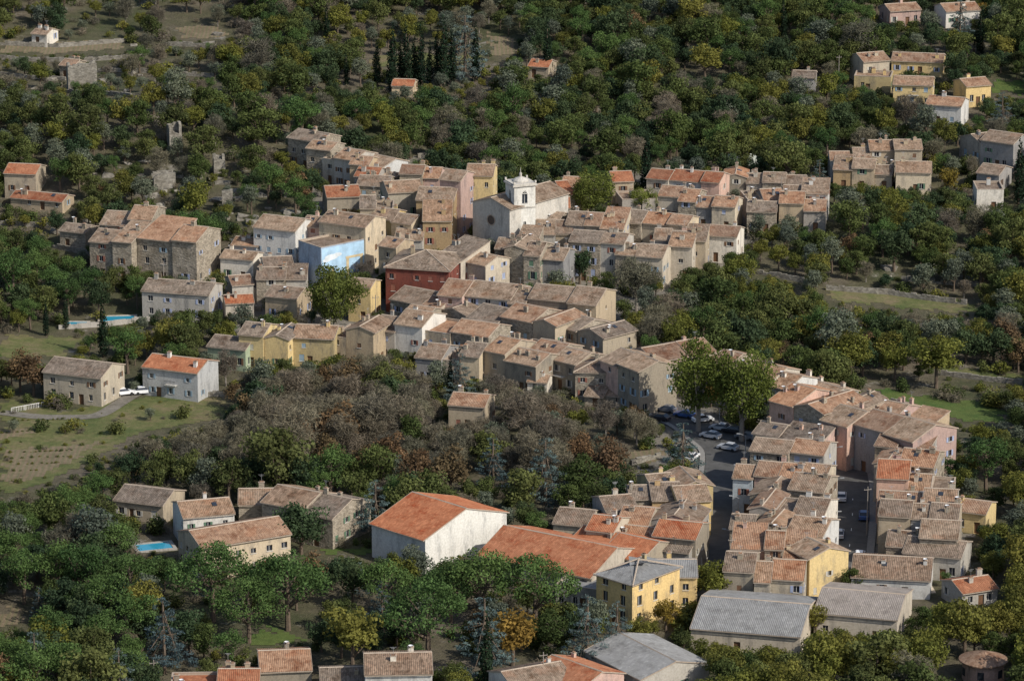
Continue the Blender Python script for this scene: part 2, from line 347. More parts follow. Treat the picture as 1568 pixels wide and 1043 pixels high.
def B(x1,y1,x2,y2,W,h,wk='t',rk='a',kind='g',n=1,name=None,**k):
    pitch=k.get('pitch',.31); rise=W/2*pitch if kind in'gh' else (W*pitch*.5 if kind=='s' else 0)
    mid=survey((x1+x2)/2,(y1+y2)/2,h+rise); p=on_level(x1,y1,mid[2])[:2]; q=on_level(x2,y2,mid[2])[:2]
    v=q-p; L=np.hypot(*v); yaw=math.atan2(v[1],v[0]); u=v/L; nn=np.array([-u[1],u[0]])
    if n==1:
        c=(p+q)/2; wk1=random.choice(wk); return house(name or NAMES[wk1],c[0],c[1],float(T(c[0],c[1])),yaw,L,W,h,wk1,random.choice(rk),kind,**k)
    br=[0]+[ (i+R_(-.25,.25))/n for i in range(1,n)]+[1]; hh=h; dy=0; rk1=random.choice(rk)
    for i in range(n):
        t0,t1=br[i],br[i+1]; l=L*(t1-t0)-.03
        if i==0 or random.random()<.72: hh=h+R_(-1.2,.9); dy=R_(-1,1); rk1=random.choice(rk)
        else: hh+=R_(-.12,.12)
        c=p+v*(t0+t1)/2+nn*dy; ww=W*R_(.85,1.12); wk1=random.choice(wk); r=random.random()
        zz=float(T(*mid[:2]))
        if r<.12 and l>4.5: house(name or NAMES[wk1],c[0],c[1],zz,yaw+math.pi/2,ww,l,hh,wk1,rk1,'g',**k)
        elif r<.24 and l>4: house(name or NAMES[wk1],c[0],c[1],zz,yaw,l,ww,hh-.5,wk1,rk1,'s',pitch=.2)
        elif r<.28: house(name or NAMES[wk1],c[0],c[1],zz,yaw,l,ww*.9,hh-.5,wk1,rk1,'f',**k)
        else: house(name or NAMES[wk1],c[0],c[1],zz,yaw+R_(-.03,.03),l,ww,hh,wk1,rk1,kind,**k)
V='ssttkckggcskowpg'
VR='aaabbnn'
# --- distant houses, upper right
B(1312,82,1352,79,8,6,'c','n'); B(1368,80,1446,83,8,3.5,'y','n'); B(1310,112,1366,114,7,4,'y','a','f'); B(1370,116,1430,118,8,5.5,'y','a')
B(1424,146,1478,150,8,5,'w','n'); B(1470,121,1508,118,7,5,'y','n'); B(1355,7,1402,4,7,4,'p','n'); B(1440,6,1492,3,8,4,'w','n')
B(1215,108,1250,109,6,4,'g','b'); B(1305,219,1368,219,8,5,'to','a',n=2); B(1368,214,1410,214,8,6,'t','a'); B(1270,232,1300,232,7,5,'w','n')
B(1278,246,1368,249,8,4.5,'to','a',n=3); B(1372,247,1426,248,9,5,'c','a'); B(1487,206,1518,202,9,5,'g','b'); B(1516,199,1566,206,9,6.5,'g','a')
B(1493,284,1534,284,8,5,'w','a','f'); B(1506,250,1540,254,8,4,'g','b')
B(57,42,80,44,6,3,'w','b'); B(603,121,636,122,6,2.5,'c','o'); B(815,90,846,92,7,3,'t','o'); B(100,90,122,92,6,3.5,'s','b')
# --- left farm group
B(14,250,62,252,8,5,'t','o'); B(25,291,104,298,6,2.4,'t','o',dens=.3); B(165,318,243,322,10,9,'s','a',n=2); B(150,345,216,351,9,9,'s','a',n=2); B(228,336,318,346,12,10,'s','n',n=2)
B(101,341,140,345,6,4,'s','b'); B(228,426,330,433,9,6,'k','b'); B(345,382,395,386,6,5,'w','a'); B(362,362,402,365,6,5,'w','a')
B(404,328,468,335,10,9,'w','a'); B(471,330,506,333,8,8,'p','a'); B(504,322,575,331,9,10,'c','b')
mural=B(474,374,544,360,8,8.5,'b','a','f',dens=.0,chim=0,name='mural_house')
m=M(); a=max(v.co.x for v in mural.children[0].data.vertices); yy=-4.03
m.add([(-a+.2,yy,0),(a-.2,yy,0),(a-.2,yy,8.2),(-a+.2,yy,8.2)],[(0,1,2,3)],0)
for x,w,z0,z1 in((a*.15,.35,0,5.0),(a*.75,.35,0,5.0),(-a*.5,.3,0,3.6)): m.box(x-w,x+w,yy-.03,yy-.01,z0,z1,1)
m.box(a*.07,a*.83,yy-.035,yy-.012,5.0,5.5,1); m.box(-a*.9,-a*.2,yy-.03,yy-.01,0,1.3,1)
for x,z,r in((-a*.55,6,1.3),(-a*.3,6.3,.9),(-a*.75,5.5,.8)): m.add([(x+r*math.cos(t*.52)*1.4,yy-.02-.001*r,z+r*.5*math.sin(t*.52)) for t in range(12)],[tuple(range(12))],2)
m.build('wall_mural',[MUR1,MUR2,MUR3],mural)
B(395,411,470,411,8,5,V,'ao',n=2); B(350,424,410,420,8,4,'kt','n',n=2); B(343,452,386,450,6,4,'k','o'); B(418,436,466,441,8,5,'t','a'); B(541,425,575,428,6,7.5,'y','a'); B(402,394,446,392,8,5,'k','a')
# --- upper village
B(457,197,505,205,8,7,'s','b'); B(480,214,517,218,7,7,'s','a'); B(506,223,560,232,8,7,'sk','a',n=2); B(543,238,572,240,7,7,'t','n'); B(574,236,606,243,8,6,'w','a'); B(552,252,610,256,8,6,'kt','ao',n=2)
B(497,285,548,283,9,5,'t','o'); B(552,268,600,270,8,6,V,'a'); B(588,278,642,275,9,9,'c','a'); B(617,252,677,254,8,7,'tp','an',n=2); B(643,286,700,288,10,10,'o','a'); B(552,300,603,300,9,9,V,'b',n=2)
B(575,318,612,321,8,8,'y','b'); B(648,322,692,322,8,9,'oy','a','s'); B(611,326,642,330,7,8,'c','a'); B(608,350,650,351,8,6,'k','a'); B(684,259,716,262,8,13,'p','a',shp=1); B(717,251,758,252,9,12,'y','a',shp=.3)
B(826,284,868,281,10,6,'t','on',n=2); B(830,302,872,302,9,6,'t','o',n=2); B(864,270,905,272,8,6,'t','an'); B(826,318,866,322,9,7,V,'an',n=2); B(822,335,876,336,10,7,V,'a',n=2)
B(764,356,826,359,9,7.5,'s','a',n=2); B(872,329,960,333,10,8,V,'an',n=3); B(964,325,1062,334,9,7,V,VR,n=3); B(1004,343,1084,346,9,8,V,VR,n=3); B(782,366,870,373,10,9,'sg','ab',n=3)
B(878,350,962,356,9,9,'sk',VR,n=2); B(950,366,1022,371,9,8,'sk','a',n=2); B(1088,344,1134,347,8,6,'w','n'); B(1027,366,1063,368,5,7.5,'k','a','s')
B(1000,256,1110,265,9,6,V,'on',n=3); B(1110,260,1235,263,8,5,V,'an',n=4); B(934,263,966,262,8,6,'t','o'); B(1015,281,1075,285,9,6,V,'an',n=2); B(1073,294,1132,298,9,6,V,'n',n=2)
B(1140,290,1196,288,9,5,V,'an',n=2); B(1200,279,1270,281,9,5.5,V,'an',n=2); B(1195,299,1266,301,9,5.5,V,'n',n=2); B(948,281,998,279,9,6,V,'ab',n=2); B(1145,308,1190,309,8,5,'s','b')
# --- centre
B(604,380,700,386,14,9,'r','b','h'); B(690,376,728,385,9,8,'kg','b','s'); B(700,400,748,396,8,6,'b','a','f'); B(728,385,762,392,8,8,'k','a'); B(593,362,620,366,7,9,'t','a')
B(690,428,926,452,11,8,'kstkgp','anab',n=5); B(618,434,872,484,10,7,'kstkgc',VR,n=6); B(868,476,952,500,9,6,V,'ab',n=2); B(630,466,666,471,8,7,'t','a')
B(378,490,452,496,9,7,'yc','b',n=2); B(330,512,388,518,8,4.5,'G','b'); B(455,496,518,499,9,6,'y','a'); B(520,482,588,490,10,7,V,'ab',n=2); B(584,476,662,486,10,7,V,'a',n=2)
B(666,480,766,494,10,7,V,'an',n=2); B(651,518,748,527,9,6,V,'ab',n=3); B(765,516,845,532,10,7,'bt','a',n=2); B(798,506,872,520,9,7,V,'n',n=2); B(845,526,905,540,9,6,'st','a'); B(884,546,960,548,10,6,'s','a','h')
B(905,581,975,588,8,3,'s','a',n=2); B(695,600,750,604,8,5,'t','n'); B(812,572,842,574,5,3,'w','a')
B(980,523,1074,508,10,8,'tp','an',n=2); B(952,528,1012,552,9,9,'pt','a',n=2); B(1082,524,1192,549,10,8,V,'n',n=4); B(1162,555,1226,570,9,8,'wk','a',n=2); B(1222,574,1290,594,8,5,'wk','an',n=2)
# --- lower right quarter
B(1212,592,1428,650,12,9,'ttopsg','an',n=5,shp=.9); B(1300,606,1432,634,9,8,V,'an',n=4)
B(1165,638,1268,654,9,8,V,'ab',n=2); B(1160,668,1270,680,9,8,V,VR,n=2); B(1128,710,1158,712,8,7,'ob','a'); B(1165,697,1271,706,9,8,V,VR,n=3); B(1160,724,1271,735,9,8,V,'an',n=2)
B(1156,753,1271,764,10,8,V,VR,n=3); B(1122,786,1158,788,8,7,'s','b'); B(1163,783,1271,795,9,8,V,'an',n=2); B(1122,812,1250,817,10,8,'ptc','nao',n=3); B(1113,846,1234,852,11,7,'tsc','an',n=3)
B(1236,822,1270,838,8,7.5,'y','a'); B(1348,655,1428,664,9,8,V,'n',n=2); B(1345,684,1440,693,9,8,V,'n',n=2); B(1345,712,1462,718,10,8,'ptk','nao',n=3); B(1348,741,1467,747,9,8,V,'an',n=2); B(1350,769,1470,776,9,7,'kwt','a',n=3)
B(1362,799,1470,805,9,6,'sk','ab',n=2); B(1308,848,1428,854,12,3.6,'w','b',dens=.5); B(1392,820,1480,829,9,4.5,'k','b'); B(1468,762,1518,768,7,4,'y','n'); B(1458,888,1512,880,7,3,'k','o')
B(1075,912,1240,925,19,4,'k','g',dens=.3,pitch=.22,chim=0,name='workshop'); B(1260,899,1386,910,15,4.5,'k','g',dens=.3,pitch=.22,chim=0,name='workshop'); B(948,968,1035,1012,13,4,'k','g',dens=.3,pitch=.25,chim=0,name='workshop')
B(988,719,1080,711,9,7,'y','a',n=2); B(962,738,1040,737,9,7,V,VR,n=2); B(918,760,966,756,9,6,V,'ab'); B(1030,744,1080,741,9,7,'oy','a'); B(958,766,1076,777,10,7,V,'an',n=2)
B(912,789,1074,806,10,6.5,'pttk','non',n=3); B(892,806,1006,832,11,5,'t','o',n=2); B(858,776,912,781,9,4.5,'c','a'); B(1015,818,1066,824,8,5,'k','b')
# --- sports hall, school
B(632,753,714,778,20,6.5,'W','o',dens=0,chim=0,name='sports_hall',ov=.6); B(772,804,945,838,17,5,'k','o',dens=.2,chim=0,name='assembly_hall',ov=.6)
B(862,884,948,896,7,4,'k','g','f',dens=.8,chim=0,name='school_annexe')
B(950,848,1005,864,12,8,'y','g','h',dens=1,ww=1.2,wh=1.8,step=2.9,chim=1,name='school_building',shp=0); B(1003,856,1066,856,9,6.3,'y','g','g',dens=1,ww=1.1,wh=1.7,chim=1,name='school_wing',shp=.3)
# --- lower left houses
B(290,812,426,790,10,6.3,'c','n',name='villa',shp=.1,step=2.3,dens=1); B(272,768,350,761,9,6,'w','a',name='villa'); B(192,741,266,750,9,3.6,'t','b'); B(366,748,432,747,9,5,'s','a'); B(430,742,540,762,11,6,'sk','b',n=2)
B(84,546,172,556,10,6,'c','b',name='villa'); B(234,541,318,551,9,6,'w','o',name='villa',shp=.9)
B(396,996,474,993,10,4,'t','n'); B(262,1024,398,1022,9,3.5,'t','o',n=2); B(490,1022,556,1020,8,3,'t','b'); B(558,1000,660,998,10,6,'w','b',name='villa'); B(768,1028,858,1012,9,4.5,'w','a'); B(846,1002,922,1028,10,4.5,'p','o')
# ------------------------------------------------------------------ church
def church():
    e=B(752,303,842,278,10.5,11.5,'K','a',name='church',dens=0,chim=0)
    m=M(); L=-min(v.co.x for v in [c for c in e.children if c.name.startswith('walls')][0].data.vertices)
    for i in range(16):
        t0,t1=2*math.pi*i/16,2*math.pi*(i+1)/16
        m.add([(-L-.02,0,8.2),(-L-.02,1.0*math.cos(t0),8.2+1.0*math.sin(t0)),(-L-.02,1.0*math.cos(t1),8.2+1.0*math.sin(t1))],[(0,1,2)],0)
        m.add([(-L-.06,1.0*math.cos(t0),8.2+1.0*math.sin(t0)),(-L-.06,1.0*math.cos(t1),8.2+1.0*math.sin(t1)),(-L-.06,1.25*math.cos(t1),8.2+1.25*math.sin(t1)),(-L-.06,1.25*math.cos(t0),8.2+1.25*math.sin(t0))],[(0,1,2,3)],1)
    m.box(-L-.08,-L-.01,-1,1,0,3,2); m.box(-L-.2,-L-.01,-1.3,-1,0,3.3,1); m.box(-L-.2,-L-.01,1,1.3,0,3.3,1); m.box(-L-.25,-L-.01,-1.3,1.3,3.3,3.6,1)
    m.build('portal_and_rose_window',[GLASS,CAP,WOODD],e)
    p=survey(797,281,16.5); x,y=p[:2]; t=empty('church_bell_tower',(x,y,float(T(x,y))),math.radians(22))
    w=2.45; mw,mg,ms=M(),M(),M()
    for i,(o,d,n) in enumerate([((-w,-w),(1,0),(0,-1)),((w,-w),(0,1),(1,0)),((w,w),(-1,0),(0,1)),((-w,w),(0,-1),(-1,0))]):
        ops=[]
        for a,b,c in((.62,12.6,14.8),(.46,14.8,15.15),(.25,15.15,15.35)): ops.append((w-a,w+a,b,c,False))
        ops.append((w-.3,w+.3,7.5,8.6,False)); wall_panel(mw,mg,ms,o,d,n,2*w,-4,16.4,ops,shut=False)
    mw.build('tower_walls',[WALL['W']],t); mg.build('belfry_openings',[GLASS,WOODD,WALL['W']],t)
    m=M(); m.box(-w-.15,w+.15,-w-.15,w+.15,11.6,11.85); m.box(-w-.35,w+.35,-w-.35,w+.35,16.4,16.75); m.box(-w-.1,w+.1,-w-.1,w+.1,16.75,17.0)
    m.lathe([(1.75,17.0),(1.75,17.2),(1.5,17.45),(1.1,17.7),(.6,17.9),(.3,18.0),(.3,18.6),(.35,18.65),(.1,18.9),(.04,19.9),(.01,20.0)],12)
    for sx in(-1,1):
        for sy in(-1,1): m.box(sx*w-.18,sx*w+.18,sy*w-.18,sy*w+.18,17.0,17.5)
    m.build('cornice_and_dome',[WALL['K']],t); protect(x,y,0,5,5,t.location.z+6,t.location.z+17,t.location.z+19); occ_rect(x,y,0,6,6,1)
church()
def turret():
    p=survey(1506,1003,4); x,y=p[:2]; z=float(T(x,y)); e=empty('round_pavilion',(x,y,z)); m=M(); m.lathe([(3.3,-3),(3.3,3.4)],20); m.build('walls',[WALL['p']],e)
    m=M(); m.lathe([(3.9,3.2),(3.9,3.4),(2,4.1),(.01,4.7)],40); m.build('roof',[ROOF['n']],e); protect(x,y,0,7,7,z+1,z+4,z+5); occ_rect(x,y,0,7,7,1)
    m=M()
    for i in range(6):
        t=i*math.pi/3+.3; c,s=math.cos(t),math.sin(t); m.obox((3.31*c+.5*s,3.31*s-.5*c,1),(-s,c,0),(c*.05,s*.05,0),(0,0,1.3))
    m.build('windows',[GLASS],e)
turret()
# ------------------------------------------------------------------ ground
gm,nt,o=newmat('ground_scrub'); tc=N(nt,'ShaderNodeTexCoord'); v=tc.outputs['Object']
a=ramp(nt,noise(nt,v,.035,8,.7),[(.35,(.065,.075,.032)),(.5,(.105,.095,.055)),(.62,(.15,.125,.09))])
b=ramp(nt,noise(nt,v,.5,8,.75),[(.3,(.5,.5,.5)),(.7,(1,1,1))])
g=mixc(nt,1.,a,b,'MULTIPLY'); rk=ramp(nt,noise(nt,v,.12,8,.8),[(.58,(0,0,0)),(.68,(1,1,1))]); g=mixc(nt,rk,g,(.22,.20,.17))
finish(nt,o,g,.95,noise(nt,v,1.5,6,.7),.8,.4)
ax=np.concatenate([[-5000,-3000,-1800,-1100,-700,-450,-330],np.arange(-264,265,4),[330,450,700,1100,1800,3000,5000]]).astype(float)
ay=np.concatenate([[-5000,-3000,-1800,-1200,-850,-600,-420,-320],np.arange(-264,461,4),[520,620,800,1100,1800,3000,5000]]).astype(float)
X,Y=np.meshgrid(ax,ay); Z=T(X,Y)
me=bpy.data.meshes.new('ground'); idx=np.arange(X.size).reshape(X.shape)
q=np.stack([idx[:-1,:-1],idx[:-1,1:],idx[1:,1:],idx[1:,:-1]],-1).reshape(-1,4)
me.from_pydata(np.stack([X.ravel(),Y.ravel(),Z.ravel()],-1).tolist(),[],q.tolist()); me.materials.append(gm)
for p in me.polygons: p.use_smooth=True
go=bpy.data.objects.new('ground',me); sc.collection.objects.link(go)
def Tm(x,y):
    i=min(max(int(np.searchsorted(ax,x))-1,0),len(ax)-2); j=min(max(int(np.searchsorted(ay,y))-1,0),len(ay)-2)
    u=(x-ax[i])/(ax[i+1]-ax[i]); v=(y-ay[j])/(ay[j+1]-ay[j])
    return float((Z[j,i]*(1-u)+Z[j,i+1]*u)*(1-v)+(Z[j+1,i]*(1-u)+Z[j+1,i+1]*u)*v)
def grassmat(name,c1,c2,stripe=0,c3=None):
    m,nt,o=newmat(name); tc=N(nt,'ShaderNodeTexCoord'); v=tc.outputs['Object']
    a=ramp(nt,noise(nt,v,.09,8,.75),[(.38,c1),(.5,c2),(.62,c3 or c2)]); b=ramp(nt,noise(nt,v,.9,9,.85),[(.3,(.45,.45,.42)),(.65,(1,1,1))]); k=mixc(nt,1.,a,b,'MULTIPLY')
    if stripe:
        w=N(nt,'ShaderNodeTexWave'); w.inputs['Scale'].default_value=.3; w.inputs['Distortion'].default_value=2.5; nt.links.new(v,w.inputs['Vector'])
        k=mixc(nt,mixc(nt,.5,(0,0,0),w.outputs['Color']),k,(.10,.11,.05))
    finish(nt,o,k,.95,noise(nt,v,4,5,.7),.8,.15); return m
GR1=grassmat('meadow_grass',(.085,.11,.035),(.14,.145,.055),0,(.20,.16,.09)); GR2=grassmat('lawn_grass',(.06,.11,.025),(.10,.135,.035)); SOIL=grassmat('garden_soil',(.17,.125,.08),(.23,.175,.115),1); DIRT=grassmat('village_paving',(.16,.145,.12),(.22,.20,.17))
def drape(name,pts,mat,dz=.06,keep=True,occ=True,cell=1.0):
    w=[tuple(survey(*q)[:2]) for q in pts]; xs=[q[0] for q in w]; ys=[q[1] for q in w]
    gx=np.arange(min(xs)-1,max(xs)+1,cell); gy=np.arange(min(ys)-1,max(ys)+1,cell)
    XX,YY=np.meshgrid(gx+cell/2,gy+cell/2); jit=1.3*np.sin(XX*.5)*np.cos(YY*.37)+.7*np.sin(XX*1.3+YY)
    ms=poly_mask(w,XX+jit,YY+jit); vi={}; vs=[];fs=[]
    def vid(i,j):
        if (i,j) not in vi: vi[(i,j)]=len(vs); vs.append((gx[0]+i*cell,gy[0]+j*cell,Tm(gx[0]+i*cell,gy[0]+j*cell)+dz))
        return vi[(i,j)]
    for j,i in zip(*np.nonzero(ms)): fs.append((vid(i,j),vid(i+1,j),vid(i+1,j+1),vid(i,j+1)))
    me=bpy.data.meshes.new(name); me.from_pydata(vs,[],fs); me.materials.append(mat); ob=bpy.data.objects.new(name,me); sc.collection.objects.link(ob)
    if occ:
        for j,i in zip(*np.nonzero(ms)):
            yy=int(gy[0]+j*cell-OY); xx=int(gx[0]+i*cell-OX)
            if 0<=yy<760 and 0<=xx<520: OCC[yy,xx]=True
    if keep: k=poly_mask(pts,GX,GY); VIS[k]=9e9
    return ob
drape('village_paving',[(330,480),(480,380),(480,260),(640,240),(900,260),(1270,270),(1150,400),(960,480),(1100,520),(1300,600),(1450,660),(1480,850),(1300,900),(1100,880),(860,800),(1000,700),(990,600),(700,540),(340,520)],DIRT,.05,keep=False,occ=False,cell=2)
drape('meadow',[(0,612),(90,632),(240,606),(345,612),(345,640),(215,662),(150,700),(60,742),(0,760)],GR1)
drape('vegetable_garden',[(10,688),(150,680),(125,700),(40,738),(5,735)],SOIL,.1); drape('vegetable_garden',[(0,660),(60,655),(60,664),(0,672)],SOIL,.1)
drape('lawn',[(0,512),(120,518),(105,545),(0,548)],GR1); drape('lawn',[(500,835),(562,842),(560,850),(505,848)],GR2)
drape('terraced_field',[(1262,438),(1360,448),(1490,462),(1500,478),(1400,474),(1270,456)],GR1); drape('terraced_field',[(1340,596),(1440,610),(1530,622),(1540,650),(1450,640),(1345,608)],GR2)
drape('garden_soil_plot',[(968,690),(1008,688),(1004,708),(964,710)],SOIL); drape('fallow_clearing',[(745,50),(790,62),(790,84),(755,84)],SOIL)
drape('lawn',[(1520,120),(1568,126),(1568,150),(1525,140)],GR2); drape('lawn',[(388,962),(450,972),(455,985),(395,984)],GR2); drape('bare_earth_patch',[(0,928),(40,930),(30,955),(0,960)],SOIL)
drape('terraced_field',[(0,62),(90,66),(190,60),(195,74),(100,82),(0,80)],SOIL); drape('terraced_field',[(270,40),(340,42),(345,58),(275,60)],SOIL); drape('terraced_field',[(1440,560),(1568,575),(1568,588),(1440,572)],GR1)
def strip(name,pts,width,mat,dz=.1,side=0,h=0,occ=True):
    w=[survey(*q)[:2] for q in pts]; c=[]
    for a,b in zip(w[:-1],w[1:]):
        n=max(1,int(np.hypot(*(b-a))/2)); c+= [a+(b-a)*i/n for i in range(n)]
    c.append(w[-1]); c=np.array(c)
    for _ in range(3): c[1:-1]=(c[:-2]+2*c[1:-1]+c[2:])/4
    t=np.gradient(c,axis=0); t/=np.hypot(t[:,0],t[:,1])[:,None]; n=np.stack([-t[:,1],t[:,0]],1); m=M()
    vs=[];fs=[]
    for i in range(len(c)):
        zc=Tm(*c[i])+dz
        for s in(-.5,.5):
            q=c[i]+n[i]*(side+s*width); vs.append((q[0],q[1],max(zc,Tm(*q)+dz)))
            if h: vs.append((q[0],q[1],max(zc,Tm(*q)+dz)+h))
    k=4 if h else 2
    for i in range(len(c)-1):
        b=i*k
        if h: fs+=[(b,b+1,b+k+1,b+k),(b+1,b+3,b+k+3,b+k+1),(b+3,b+2,b+k+2,b+k+3)]
        else: fs.append((b,b+1,b+3,b+2))
    m.add(vs,fs); m.build(name,[mat])
    if occ:
        for q in c: occ_rect(q[0],q[1],0,width,width,1.0)
    return c,t,n
S1=[(1268,915),(1298,862),(1305,800),(1306,750),(1300,705),(1270,690)]
c1,t1,n1=strip('main_street',S1,6,ASPH,.12)
strip('pavement',S1,1.3,KERB,.12,3.7,.12,occ=False); strip('pavement',S1,1.3,KERB,.12,-3.7,.12,occ=False)
S2=[(1080,880),(1098,800),(1108,730),(1110,690),(1060,650),(1005,622)]
c2,t2,n2=strip('side_street',S2,7,ASPH,.14)
strip('pavement',S2,1.0,KERB,.12,4.1,.12,occ=False)
drape('village_square',[(1000,618),(1060,628),(1160,668),(1150,690),(1090,690),(1020,650)],ASPH,.17)
S3=[(0,632),(60,640),(150,640),(215,598),(330,604)]; strip('country_lane',S3,3,DIRT,.13)
for j in range(4,len(c1)-4,4):
    q=c1[j]; z=Tm(*q)+.15; m=M(); m.obox((-.06,-.7,0),(.12,0,0),(0,1.4,0),(0,0,.004)); m.build('road_marking',[PAINT],None,(q[0],q[1],z),math.atan2(t1[j][1],t1[j][0])-math.pi/2)
# ------------------------------------------------------------------ walls, ruins, rocks
def stonewall(name,pts,h=1.1,th=.45,mat=STONEW,vis=.6):
    w=[survey(*q)[:2] for q in pts]; m=M()
    for a,b in zip(w[:-1],w[1:]):
        L=np.hypot(*(b-a)); n=max(1,int(L/1.2)); u=(b-a)/L; nn=np.array([-u[1],u[0]])*th
        for i in range(n):
            p=a+(b-a)*i/n; z=Tm(*p)-.5; hh=h+.5+R_(-.2,.15)-(.5 if random.random()<.06 else 0); m.obox((p[0],p[1],z),(u[0]*L/n,u[1]*L/n,0),(nn[0],nn[1],0),(0,0,hh))
            if math.sin(p[0]*.25+p[1]*.1)<vis*2-1:
                q=proj((p[0],p[1],z+1.3)); i0,j0=int(q[0]/4),int(q[1]/4)
                if 0<=i0<MW and 0<=j0<MH: VIS[j0,i0]=max(VIS[j0,i0],p[1])
    return m.build(name,[mat])
for q in([(0,70),(90,74),(190,66)],[(0,92),(120,96),(220,90)],[(250,70),(370,78)],[(150,110),(330,120)],[(0,118),(100,124)],[(60,140),(200,150)],[(0,345),(90,350)],[(80,380),(150,395)],[(1265,445),(1360,452),(1480,468)],[(1380,430),(1500,440)],[(1300,500),(1450,505)],[(1440,575),(1565,590)],[(1340,612),(1450,640)],[(1160,420),(1240,436)],[(200,604),(345,608)],[(640,243),(705,238)],[(330,470),(400,478)],[(1010,700),(965,712)]):
    stonewall('dry_stone_wall',q)
stonewall('garden_wall',[(90,505),(165,500),(230,492)],1.1,.25,WALL['k'])
def balustrade(pts,h=.95):
    w=[survey(*q)[:2] for q in pts]; m=M(); a,b=w; L=np.hypot(*(b-a)); u=(b-a)/L; n=int(L/.35)
    for i in range(n+1):
        p=a+u*L*i/n; z=Tm(*p); r=.12 if i%8==0 else .05; m.box(p[0]-r,p[0]+r,p[1]-r,p[1]+r,z-.3,z+h)
    for i in range(0,n):
        p=a+u*L*i/n; q=a+u*L*(i+1)/n; m.cone((p[0],p[1],Tm(*p)+h),(q[0],q[1],Tm(*q)+h),.07,.07,4)
    m.build('white_balustrade',[WALL['w']])
balustrade([(18,632),(84,620)])
def ruin(px,py,w,d,h,yaw):
    p=survey(px,py,h*.7); e=empty('ruined_stone_tower',(p[0],p[1],float(T(*p[:2]))),yaw); m=M()
    for (ax_,o,ln) in((0,-d/2,w),(0,d/2-.6,w),(1,-w/2,d),(1,w/2-.6,d)):
        n=max(4,int(ln/.3)); hh=h*R_(.75,1); sl=R_(-.25,.25)
        for i in range(n):
            hh=np.clip(hh+sl+R_(-.25,.25),h*.5,h); s=-ln/2+ln*i/n; t=s+ln/n
            if ax_==0: m.box(s,t,o,o+.6,-2,hh)
            else:
                if s<-ln/2+.6 or t>ln/2-.6: continue
                m.box(o,o+.6,s,t,-2,hh)
    m.build('broken_walls',[STONEW],e); z=e.location.z; protect(p[0],p[1],yaw,w,d,z+h*.5,z+h*.9,z+h*.9); occ_rect(p[0],p[1],yaw,w,d,.3)
for a in((125,108,7,4,6.5,.2),(267,200,3.0,3,6.5,.3),(335,245,2.6,2.4,4.5,.2),(348,300,2.4,2.4,5,.1),(250,270,5,3,3.2,.3)): ruin(*a)
def rocks(px,py,sp,n):
    c=survey(px,py); bm=bmesh.new()
    for _ in range(n):
        x,y=c[0]+rng.normal()*sp*1.6,c[1]+rng.normal()*sp; z=float(T(x,y)); r=R_(.4,1.6)
        vs=[bm.verts.new((x+a*r*1.5,y+b*r,z+d*r*.75)) for a,b,d in rng.uniform(-1,1,size=(22,3))]
        res=bmesh.ops.convex_hull(bm,input=vs)
        g=list({q for q in res['geom_interior'] if isinstance(q,bmesh.types.BMVert)}); 
        if g: bmesh.ops.delete(bm,geom=g,context='VERTS')
        if random.random()<.25: protect(x,y,0,r*1.6,r,z,z+r*.7,z+r*.7)
    me=bpy.data.meshes.new('rock_outcrop'); bm.to_mesh(me); bm.free(); me.materials.append(STONEW); sc.collection.objects.link(bpy.data.objects.new('rock_outcrop',me))
for a in((190,275,5,9),(250,285,6,12),(320,300,6,12),(360,335,4,10),(390,300,3,5),(60,360,5,8),(300,65,6,5),(190,118,5,5),(120,135,8,5),(1390,410,4,4)): rocks(*a)
# ------------------------------------------------------------------ pools
WATER=flat('pool_water',(.03,.26,.38),.08,.5,var=.1)
def pool(px,py,L,W,yaw):
    p=survey(px,py); z=max(Tm(p[0]+a,p[1]+b) for a in(-L/2,L/2) for b in(-W/2,W/2))+.05; e=empty('swimming_pool',(p[0],p[1],z),yaw); m=M(); m.box(-L/2,L/2,-W/2,W/2,-1,.0); m.build('water',[WATER],e)
    m=M(); c=.6
    for q in((-L/2-c,L/2+c,-W/2-c,-W/2),(-L/2-c,L/2+c,W/2,W/2+c),(-L/2-c,-L/2,-W/2,W/2),(L/2,L/2+c,-W/2,W/2)): m.box(*q,-1.5,.1)
    m.build('coping',[WALL['k']],e); occ_rect(p[0],p[1],yaw,L+1,W+1,.5); protect(p[0],p[1],yaw,L*.8,W*.8,z,z+.2,z+.2)
pool(180,490,7,4,.1); pool(236,838,6,3.5,.3); pool(1392,903,7,4,.1); pool(118,497,4,2.5,0)
